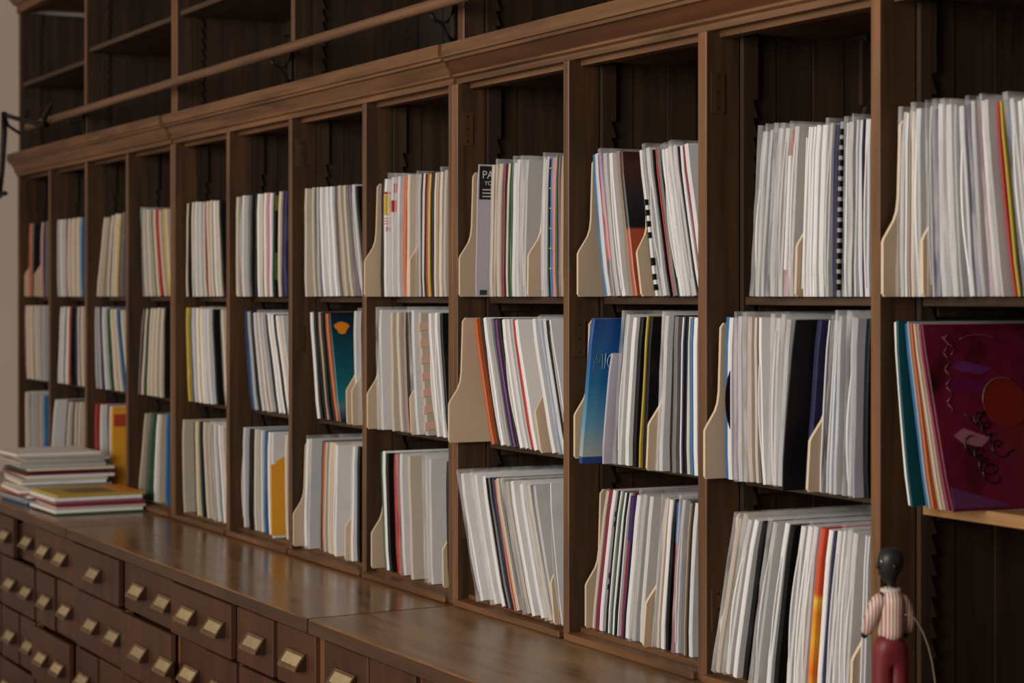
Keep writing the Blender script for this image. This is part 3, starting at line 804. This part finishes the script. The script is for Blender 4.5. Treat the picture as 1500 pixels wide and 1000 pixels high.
def special(o, t, h, sp):
    if sp == 'label':
        band(o, 'black_label', t, .231, .310, pm('black', (26, 24, 26)), .004, .06, label='black label with white lettering')
        words(o, 'PA', t, .010, .281, .026, pm('offwhite', (200, 196, 196)), off=.0014)
        words(o, 'YO', t, .017, .265, .014, pm('offwhite', (200, 196, 196)), off=.0014)
        for zz in (.254, .246, .238): face_patch(o, 'small_print', t + .0013, .012, .042, zz - .0012, zz + .0012, pm('offwhite', (200, 196, 196)), .0004)
        band(o, 'green_mark', t, .004, .016, pm('green', (30, 66, 50)), .012, .03)
    elif sp == 'blue':
        o.data.materials[0] = BLUE
        pb = pm('paleblue', (158, 186, 208))
        stroke(o, 'lettering', [(.010, .203), (.013, .237), (.020, .212), (.028, .237), (.032, .203)], t, .0009, pb, .0009)
        stroke(o, 'lettering', [(.037, .203), (.037, .237)], t, .0009, pb, .0009)
        stroke(o, 'lettering', [(.058 + .016 * math.cos(a), .220 + .017 * math.sin(a)) for a in [math.pi * (.3 + q / 10) for q in range(15)]], t, .0009, pb, .0009)
    elif sp == 'sunset': o.data.materials[0] = SUNSET
    elif sp == 'spot':
        o.data.materials[0] = TEALG
        mb = MB(); mb.prism([(.034 + .020 * math.cos(a) * (1 + .3 * math.sin(3*a)), .268 + .018 * math.sin(a)) for a in [k * math.pi / 8 for k in range(16)]], t, t + .0018, 'x')
        mb.build('orange_blossom', pm('orange', (226, 130, 30)), o)
    elif sp == 'photo': o.data.materials[0] = PHOTO
    elif sp == 'flame': o.data.materials[0] = FLAME
    elif sp == 'film':
        for k, zz in enumerate((.018, .040, .066, .074, .128, .152, .176, .198)):
            hh = .012 if k not in (2,) else .004
            band(o, 'black_square', t, zz - hh / 2, zz + hh / 2, pm('black', (26, 24, 26)), -.002, .008, 0)
    elif sp == 'topblack': pass
    elif sp == 'ring':
        for k in range(16):
            band(o, 'black_scallop', t, .012 + k * .0185, .023 + k * .0185, pm('black', (26, 24, 26)), -.0018, .006, 0)
    elif sp == 'waves':
        for k in range(7):
            zz = .012 + k * .042
            mb = MB(); mb.prism([(-.0022, zz), (.02, zz + .004), (.06, zz), (.06, zz + .020), (.02, zz + .024), (-.0022, zz + .020)], t * .3, t + .0012, 'x')
            mb.build('wavy_stripe', pm('dustypink', (206, 168, 148)), o)
    elif sp == 'redyellow':
        band(o, 'red_stripe', t, .270, .276, pm('red', (180, 40, 36)), -.0018, .05)
        band(o, 'yellow_field', t, .215, .268, pm('yellow', (212, 178, 60)), -.0016, .05, .0003)
        for zz in (.206, .199, .192): band(o, 'pink_line', t, zz - .0013, zz + .0013, pm('pink', (206, 130, 126)), -.0017, .05, .0003)
        band(o, 'pink_emblem', t, .172, .184, pm('pink', (206, 130, 126)), .001, .03, .0004)
    elif sp == 'redmarks':
        band(o, 'red_mark', t, .272, .296, pm('red', (180, 40, 36)), .003, .03); band(o, 'red_mark', t, .222, .252, pm('red', (180, 40, 36)), -.0016, .012)
    elif sp == 'redmark': band(o, 'dark_red_mark', t, .185, .225, pm('maroon', (120, 40, 62)), .002, .03)
    elif sp == 'redtop':
        band(o, 'paper_bulge', t, .05, .262, SM['w'], -.004, .05)
    elif sp == 'olivetop':
        band(o, 'white_inner_sleeve', t, .014, .292, SM['w'], -.003, .05)
    elif sp == 'marks':
        for zz in (.10, .125, .24, .262): band(o, 'inky_mark', t, zz - .006, zz + .006, pm('navy', (44, 46, 70)), .006, .014, 0)
    elif sp == 'violettop': band(o, 'violet_top_band', t, .21, .306, pm('violet', (56, 36, 92)), -.002, .05)
    elif sp == 'bluetop': band(o, 'blue_top_band', t, .225, .306, pm('blue', (46, 92, 150)), -.002, .05)
    elif sp == 'squares':
        for k in range(6): band(o, 'yellow_line', t, .062 + k * .045, .0645 + k * .045, pm('lemon', (206, 190, 70)), -.002, .03, .0004)
    elif sp == 'redstrip': o.data.materials[0] = SM['r']
    elif sp == 'jungle':
        face_patch(o, 'gold_leaf_print', t, .002, .05, .255, .30, pm('olivegold', (120, 100, 32)))
        face_patch(o, 'green_leaf_print', t, .002, .05, .05, .13, pm('leafgreen', (70, 94, 40)))
        face_patch(o, 'red_print', t, .02, .05, .16, .23, pm('rust', (110, 52, 40)))
    elif sp == 'envelope':
        ob = band(o, 'orange_envelope', t, .008, .22, pm('amber', (214, 150, 40)), -.004, .055, .002, 'torn orange paper envelope')
        mb = MB(); mb.prism([(.006, .225), (.07, .262), (.075, .232), (.03, .205)], t + .0030, t + .0044, 'x'); mb.build('torn_flap', pm('amber', (214, 150, 40)), o)
    elif sp == 'redpatch':
        o.data.materials[0] = pm('amber', (206, 146, 44))
        face_patch(o, 'red_patch', t, .008, .06, .24, .285, pm('brick', (170, 60, 44)))
    elif sp == 'pink':
        o.data.materials[0] = art_pink()
        dm = pm('discred', (118, 32, 20), .3)
        mb = MB(); cy, cz = .150, .178
        mb.prism([(cy + .047 * math.cos(a), cz + .042 * math.sin(a)) for a in [k * math.pi / 24 for k in range(48)]], t, t + .0014, 'x')
        mb.build('round_disc_print', dm, o)
        stroke(o, 'disc_rim', [(cy + .048 * math.cos(a), cz + .043 * math.sin(a)) for a in [math.pi * (.35 + k / 22) for k in range(15)]], t, .0008, pm('rimgrey', (120, 92, 74)))
        mb = MB(); mb.prism([(.006, .004), (.13, .004), (.006, .04)], t, t + .0010, 'x'); mb.build('violet_corner', pm('mauve', (92, 44, 84)), o)
        for (ya, za, w_, hh, c) in ((.05, .235, .085, .016, (100, 40, 98)), (.035, .205, .10, .018, (96, 16, 62)), (.03, .115, .075, .022, (150, 92, 104))):
            mb = MB(); mb.prism([(ya, za + hh*.5), (ya + w_*.3, za + hh), (ya + w_, za + hh*.2), (ya + w_*.7, za - hh*.5), (ya + w_*.2, za - hh*.1)], t, t + .0007, 'x')
            mb.build('painted_patch', pm('patch%d' % int(c[0]), c), o)
        ink = pm('ink', (18, 10, 14))
        # black marker signature, running down the cover in two lines
        def loops(y0, z0, y1, z1, n_, r, ph=0):
            out = []
            K = n_ * 10
            for k in range(K + 1):
                f = k / K; a = ph + f * n_ * 2 * math.pi
                rr = r * (1 + .35 * math.sin(f * 9 + ph))
                out.append((y0 + (y1 - y0) * f + rr * math.cos(a), z0 + (z1 - z0) * f + rr * math.sin(a) * .8))
            return out
        stroke(o, 'signature', loops(.062, .112, .098, .048, 4, .013, 1), t, .0010, ink)
        stroke(o, 'signature', loops(.085, .158, .122, .092, 4, .010, 0) + [(.15, .098)], t, .0010, ink)
        stroke(o, 'signature', [(.058, .162), (.078, .142), (.102, .165), (.082, .150), (.10, .135)], t, .0010, ink)
        wp = pm('silverink', (128, 84, 88))
        stroke(o, 'script_title', [(.030 + .006 * math.sin(k * 1.3) + k * .0007, .160 + k * .0058) for k in range(24)], t, .0007, wp)
        stroke(o, 'script_title', [(.052 + .008 * math.sin(k * .9), .262 + k * .005) for k in range(8)], t, .0007, wp)
        stroke(o, 'scuff_arc', [(.075 + k * .009, .288 + .008 * math.sin(k / 9 * math.pi)) for k in range(10)], t, .0006, wp)

SPWORD = {'label': 'lilac-white sleeve with black lettered label', 'blue': 'blue gradient cover lettered MIC standing proud', 'sunset': 'sleeve printed violet fading to red',
 'photo': 'sleeve with dark picture spine turning orange below', 'flame': 'orange and yellow flame-patterned spine', 'film': 'white sleeve with column of black squares',
 'topblack': 'narrow black spine', 'ring': 'grey sleeve with scalloped black edge', 'waves': 'cream sleeve with wavy pink stripes', 'redyellow': 'white sleeve printed with red stripe and yellow field',
 'redmarks': 'plastic-covered sleeve with red marks', 'redmark': 'white sleeve with dark red mark', 'redtop': 'red sleeve behind a white paper bulge', 'olivetop': 'olive-yellow sleeve behind white inner sleeve',
 'marks': 'white sleeve with inky blue marks', 'violettop': 'sleeve with violet upper band', 'bluetop': 'maroon sleeve with blue upper band', 'squares': 'blue spine crossed by yellow lines',
 'redstrip': 'bright red slanting spine', 'jungle': 'black cover with gold and green leaf print', 'envelope': 'white sleeve with torn orange envelope', 'redpatch': 'yellow cover with red patch',
 'pink': 'red and magenta cover signed in black marker, facing out', 'spot': 'dark teal cover with orange blossom'}

tot_stack = 26
items.sort(key=lambda d: -d['area'])
special_items = [d for d in items if d['sp']]
rest = [d for d in items if not d['sp']]
ind = special_items + rest[:300 - tot_stack - len(special_items)]
far = rest[300 - tot_stack - len(special_items):]
from collections import Counter, defaultdict
cnt = defaultdict(list)
for d in items: cnt[(d['bay'], d['row'], d['sp'] or d['code'])].append(d['i'])
for d in ind:
    rng = random.Random(d['bay'] * 1000 + d['i'] * 7 + ord(d['row']))
    h = .3125 + rng.uniform(-.003, .002)
    if d['code'] == 'x': h += .003
    if d['hh']: h = d['hh']
    mb = MB(); sleeve_mesh(mb.bm, d['t'], h, .309, rng)
    o = mb.build('record', SM[d['code']])
    stand(o, d['x'], d['y'], d['z'], d['lean'], d['t'])
    where = '%s row of %s' % (ROWWORD[d['row']], BAYWORD[d['bay']])
    same = sorted(cnt[(d['bay'], d['row'], d['sp'] or d['code'])])
    base = SPWORD[d['sp']] if d['sp'] else SL[d['code']][1] + ' record sleeve'
    pos = '' if len(same) == 1 else ORD[same.index(d['i']) + 1] + ' '
    if len(same) > 1: lab = '%s%s counted from left, %s' % (pos, base, where)
    else: lab = ('%s, %s' if d['sp'] else 'only %s in the %s') % (base, where)
    tag(o, lab, 'record', 'records in the %s row of the %s' % (ROWWORD[d['row']], BAYWORD[d['bay']]))
    if d['sp']: special(o, d['t'], h, d['sp'])
    if d['code'] == 'x' or (d['code'] in 'wcgl' and rng.random() < .22 and not d['sp']):
        m2 = MB(); ex = .0004
        fs = m2.box(-ex, d['t'] + ex, -.006 - rng.uniform(0, .003), .307, .0002, h + .007 + rng.uniform(0, .004))
        bmesh.ops.subdivide_edges(m2.bm, edges=[e for e in m2.bm.edges if abs(e.verts[0].co.z - e.verts[1].co.z) > .1], cuts=7)
        for v in m2.bm.verts:
            if v.co.y < 0: v.co.y += rng.uniform(-.0012, .0012)
        c = m2.build('plastic_sleeve', M['plastic'], o)
        c['label'] = 'clear plastic outer sleeve'
    # white inner sleeve sagging out of some covers
    if d['code'] in 'wx' and d['wpx'] > 6.5 and rng.random() < .5 and not d['sp']:
        zt = rng.uniform(.20, .29); zb = rng.uniform(.01, .06); k = rng.uniform(.003, .007)
        pts = [(.02, zb)] + [(-k * math.sin(math.pi * q / 8) - .0005, zb + (zt - zb) * q / 8) for q in range(9)] + [(.02, zt)]
        m2 = MB(); m2.prism(pts, d['t'] * .35, d['t'] * .7, 'x')
        m2.build('inner_sleeve', SM['w'], o)
# black discs peeking out of two sleeves
for o in [q for q in bpy.data.objects if q.get('label', '').startswith('first white record sleeve counted from left, middle row of second bay from right')]:
    mb = MB(); mb.prism([(.14 + .151 * math.cos(a), .155 + .151 * math.sin(a)) for a in [k * math.pi / 24 for k in range(48)]], .0085, .0105, 'x')
    mb.build('vinyl_disc', pm('vinyl', (14, 13, 15), .25), o)

# the narrow far sleeves, past the three hundred largest, as one mass
mb = MB(); keys = list(SL)
for d in far:
    rng = random.Random(d['bay'] * 1000 + d['i'] * 7 + ord(d['row']))
    h = .3125 + rng.uniform(-.003, .002)
    dz = d['t'] * math.sin(d['lean']) if d['lean'] > 0 else 0
    base = Matrix.Translation((d['x'], d['y'], d['z'] + dz + .0006)) @ Matrix.Rotation(d['lean'], 4, 'Y')
    sleeve_mesh(mb.bm, d['t'], h, .309, rng, base, keys.index(d['code']))
if far:
    o = mb.build('record_rows', [SM[k] for k in keys])
    tag(o, 'thin record sleeves filling the far bays between the wider ones', 'record', kind='stuff')

# ------------------------------------------------------------------ record stacks lying on the counter
def stack(x1, y0, specs, desc, group):
    """records lying flat; x1 = the side facing down the counter, y0 = the front edge"""
    z = ZT + .0004
    n_ = len(specs)
    for k, (code, th, dx, dy, rot) in enumerate(specs):
        mb = MB(); L = .312
        fs = mb.box(-L, 0, 0, L, 0, th); mb.bevel(min(.0012, th * .25))
        o = mb.build('record', SM[code] if code in SM else code)
        o.location = (x1 + dx, y0 + dy, z); o.rotation_euler = (0, 0, R(rot))
        z += th + .0003
        which = 'topmost' if k == n_ - 1 else ('lowest' if k == 0 else ORD[k + 1] + ' from bottom')
        tag(o, '%s record lying %s in the %s' % (SL[code][1], which, desc), 'record', group)
        yield o, th
rng = random.Random(5)
front = list(stack(-6.905, -.332, [('e', .006, .0, .0, 0), ('w', .011, -.004, -.004, 1.5), ('c', .010, -.018, .004, -2), ('m', .010, -.01, .002, -1),
     ('p', .008, -.02, .0, 1.5), ('w', .013, -.008, -.006, 1), ('y', .009, -.004, .006, 1.5)], 'low yellow-topped stack on the counter', 'records in the low stack'))
o, th = front[-1]
mb = MB(); mb.box(-.21, -.06, .07, .22, th, th + .0008); mb.build('cover_print', pm('brown', (116, 76, 40)), o)
mb = MB(); mb.box(-.30, -.012, .245, .305, th, th + .0008); mb.build('cover_print', pm('amberred', (214, 120, 44)), o)
codes = "b g g w o w c g w c w m e c g c w G c o w"
th_ = [.006, .007, .006, .008, .006, .009, .007, .008, .010, .008, .009, .006, .006, .009, .010, .008, .009, .006, .008]
specs = []
for k, (c_, t_) in enumerate(zip(codes.split()[:18] + ['w'], th_)):
    specs.append((c_, t_ * 1.22, rng.uniform(-.03, .012), rng.uniform(-.022, .016), rng.uniform(-4, 4)))
specs[-1] = ('w', .009, .0, -.03, 2)
specs[-2] = ('c', .008, -.006, -.02, -2)
big = list(stack(-7.30, -.342, specs, 'tall stack on the counter', 'records in the tall stack'))

# ------------------------------------------------------------------ painted wooden figurine in front of the near post
FX, FY = at(1305, -.105)[0], -.105
fig = empty('figurine', (FX, FY, ZT))
tag(fig, 'painted wooden figurine, black head, striped red shirt, burgundy trousers, standing by the post', 'figurine')
fig.rotation_euler = (0, 0, R(0))
PPM = F / at(1305, -.105)[1]
def fz(py): return CAMZ - (py - 434) / PPM - ZT
H_top = fz(797)
def skin(name, chains, mat, parent, sub=2):
    """one continuous surface grown along connected joints: chains of (x, y, z, rx, ry)"""
    me = bpy.data.meshes.new(name); verts, edges, rad, idx = [], [], [], {}
    for ch in chains:
        prev = None
        for p in ch:
            key = tuple(round(v, 4) for v in p[:3])
            if key not in idx:
                idx[key] = len(verts); verts.append(p[:3]); rad.append((p[3], p[4] if len(p) > 4 else p[3]))
            if prev is not None and prev != idx[key]: edges.append((prev, idx[key]))
            prev = idx[key]
    me.from_pydata(verts, edges, []); me.update()
    o = bpy.data.objects.new(name, me); COL.objects.link(o)
    o.modifiers.new('skin', 'SKIN').use_smooth_shade = True
    for sv, r in zip(me.skin_vertices[0].data, rad): sv.radius = r
    me.skin_vertices[0].data[0].use_root = True
    s2 = o.modifiers.new('sub', 'SUBSURF'); s2.levels = s2.render_levels = sub
    bpy.context.view_layer.update()
    dg = bpy.context.evaluated_depsgraph_get()
    m2 = bpy.data.meshes.new_from_object(o.evaluated_get(dg))
    bpy.data.objects.remove(o)
    for pl in m2.polygons: pl.use_smooth = True
    m2.materials.clear(); m2.materials.append(mat)
    o = bpy.data.objects.new(name, m2); COL.objects.link(o); o.parent = parent
    return o
black = plain('black_paint', (34, 33, 34), .42, spec=.4, mott=.3, mscale=40)
burg = plain('burgundy_paint', (112, 34, 40), .5, mott=.2, mscale=30)
# the figure's own left/right lie along the lens's right; it turns its back to us and looks to the left
ang = math.atan2(Cc, S)                       # world direction of the picture's rightward axis
rx, ry = math.cos(ang), math.sin(ang)
def stripes():
    m, nt, b = newmat('striped_paint'); n, l = nt.nodes, nt.links
    tc = n.new('ShaderNodeTexCoord'); sp = n.new('ShaderNodeSeparateXYZ'); l.new(tc.outputs['Object'], sp.inputs[0])
    ad = n.new('ShaderNodeMath'); ad.operation = 'MULTIPLY_ADD'; ad.inputs[1].default_value = rx; l.new(sp.outputs['X'], ad.inputs[0])
    m3 = n.new('ShaderNodeMath'); m3.operation = 'MULTIPLY'; m3.inputs[1].default_value = ry; l.new(sp.outputs['Y'], m3.inputs[0]); l.new(m3.outputs[0], ad.inputs[2])
    mu = n.new('ShaderNodeMath'); mu.operation = 'MULTIPLY'; mu.inputs[1].default_value = 190; l.new(ad.outputs[0], mu.inputs[0])
    fr = n.new('ShaderNodeMath'); fr.operation = 'FRACT'; l.new(mu.outputs[0], fr.inputs[0])
    gt = n.new('ShaderNodeMath'); gt.operation = 'GREATER_THAN'; gt.inputs[1].default_value = .68; l.new(fr.outputs[0], gt.inputs[0])
    mx = n.new('ShaderNodeMixRGB'); mx.inputs[1].default_value = lin((204, 184, 168)); mx.inputs[2].default_value = lin((142, 54, 52))
    l.new(gt.outputs[0], mx.inputs[0]); l.new(mx.outputs[0], b.inputs['Base Color']); b.inputs['Roughness'].default_value = .5
    return m
def L(u, v, z): return (u * rx - v * ry, u * ry + v * rx, z)   # u to the right, v away from us
k = 1 / PPM
zh, zn, zs, zw = fz(826), fz(858), fz(872), fz(935)
U = lambda px: (px - 1305) * k
body = [
 [L(U(1303), 0, zw) + (.017, .013), L(U(1304), 0, (zw+zs)/2) + (.020, .015), L(U(1304), 0, zs) + (.016, .012), L(U(1305), 0, zn) + (.006, .006), L(U(1306), 0, zn + .006) + (.008, .008),
  L(U(1302), 0, zh - .020) + (.015, .015), L(U(1303), 0, zh - .008) + (.0215, .0215), L(U(1305), 0, zh + .008) + (.0245, .0245), L(U(1306), 0, zh + .021) + (.0205, .0205), L(U(1306), 0, H_top - .004) + (.0085, .0085)],
 [L(U(1304), 0, zs) + (.016, .012), L(U(1284), -.004, zs - .006) + (.0085, .0085), L(U(1276), -.004, fz(905)) + (.0075, .0075), L(U(1266), .012, fz(936)) + (.0055, .0055)],
 [L(U(1304), 0, zs) + (.016, .012), L(U(1325), .003, zs - .012) + (.0075, .0075), L(U(1333), .007, fz(905)) + (.0070, .0070), L(U(1329), .021, fz(937)) + (.0055, .0055)],
 [L(U(1303), 0, zw) + (.017, .013), L(U(1294), 0, zw - .03) + (.011, .012), L(U(1294), 0, .04) + (.009, .010), L(U(1293), .0, .009) + (.008, .009), L(U(1289), .010, .007) + (.007, .007)],
 [L(U(1303), 0, zw) + (.017, .013), L(U(1314), .004, zw - .03) + (.011, .012), L(U(1314), .004, .04) + (.009, .010), L(U(1315), .004, .009) + (.008, .009), L(U(1311), .014, .007) + (.007, .007)],
]
b_ = skin('body', body, black, fig)
b_['label'] = 'glossy black painted head, hands and feet'
# face looking to the left: nose, lips, ear
mb = MB()
mb.tube([L(U(1287), -.004, zh + .004), L(U(1284.5), -.004, zh - .003), L(U(1287), -.004, zh - .007)], [.002, .0042, .002], 8)
mb.build('nose', black, fig)
mb = MB()
for dz in (-.012, -.0155): mb.tube([L(U(1288.5), -.010, zh + dz), L(U(1287), -.004, zh + dz), L(U(1288.5), .004, zh + dz)], [.001, .002, .001], 6)
mb.build('lips', plain('dark_lips', (58, 34, 34), .4), fig)
mb = MB(); mb.tube([L(U(1289.5), -.0125, zh + .006), L(U(1288), -.0125, zh + .0055)], [.0028, .0016], 8); mb.build('eye', plain('eye_white', (196, 190, 184), .25), fig)
mb = MB(); mb.tube([L(U(1305), -.0225, zh + .004), L(U(1306), -.0245, zh), L(U(1305), -.0225, zh - .005)], [.002, .0032, .002], 8); mb.build('ear', black, fig)
shirt = [
 [L(U(1304), 0, zw - .006) + (.0250, .0190), L(U(1304), 0, zw + .018) + (.0262, .0200), L(U(1304), 0, (zw+zs)/2 + .006) + (.0268, .0205), L(U(1304), 0, zs - .006) + (.0300, .0205), L(U(1304), 0, zs + .002) + (.0240, .0175), L(U(1305), 0, zn + .001) + (.0120, .0120)],
]
striped = stripes()
for sl in ([L(U(1297), -.002, zs - .004) + (.0165, .0165), L(U(1284), -.004, zs - .010) + (.0140, .0140), L(U(1275), -.004, fz(905)) + (.0125, .0125), L(U(1269), .008, fz(930)) + (.0100, .0100)],
           [L(U(1312), .000, zs - .004) + (.0165, .0165), L(U(1325), .003, zs - .012) + (.0140, .0140), L(U(1333), .007, fz(905)) + (.0125, .0125), L(U(1331), .017, fz(929)) + (.0105, .0105)]):
    skin('sleeve', [sl], striped, fig)
skin('shirt', shirt, striped, fig)
mb = MB(); nseg = 20; zc = fz(866)
ringp = [(U(1305) + .0135 * math.cos(a), .0125 * math.sin(a)) for a in [2*math.pi*q/nseg for q in range(nseg)]]
mb.tube([L(p[0], p[1], zc + .002) for p in ringp] + [L(ringp[0][0], ringp[0][1], zc + .002)], .0042, 8)
mb.build('collar', plain('pale_collar', (190, 178, 168), .5), fig)
trs = [
 [L(U(1304), 0, zw + .012) + (.0255, .0200), L(U(1304), 0, zw - .010) + (.0240, .0200), L(U(1293), 0, zw - .034) + (.0180, .0185), L(U(1293), 0, .05) + (.0165, .0175), L(U(1293), 0, .020) + (.0165, .0175)],
 [L(U(1304), 0, zw - .010) + (.0240, .0200), L(U(1316), .004, zw - .034) + (.0180, .0185), L(U(1316), .004, .05) + (.0165, .0175), L(U(1316), .004, .020) + (.0165, .0175)],
]
skin('trousers', trs, burg, fig)
mb = MB()
cp = [(1322, 898), (1329, 897), (1338, 905), (1347, 922), (1354, 942), (1359, 965), (1362, 990), (1363, 1020), (1364, 1052)]
mb.tube([L(U(a), -.016 - .004 * q, fz(b)) for q, (a, b) in enumerate(cp)] + [L(U(1366), -.05, .0012), L(U(1385), -.055, .0012)], .0011, 6)
mb.build('cord', plain('dusty_cord', (120, 100, 82), .8), fig)
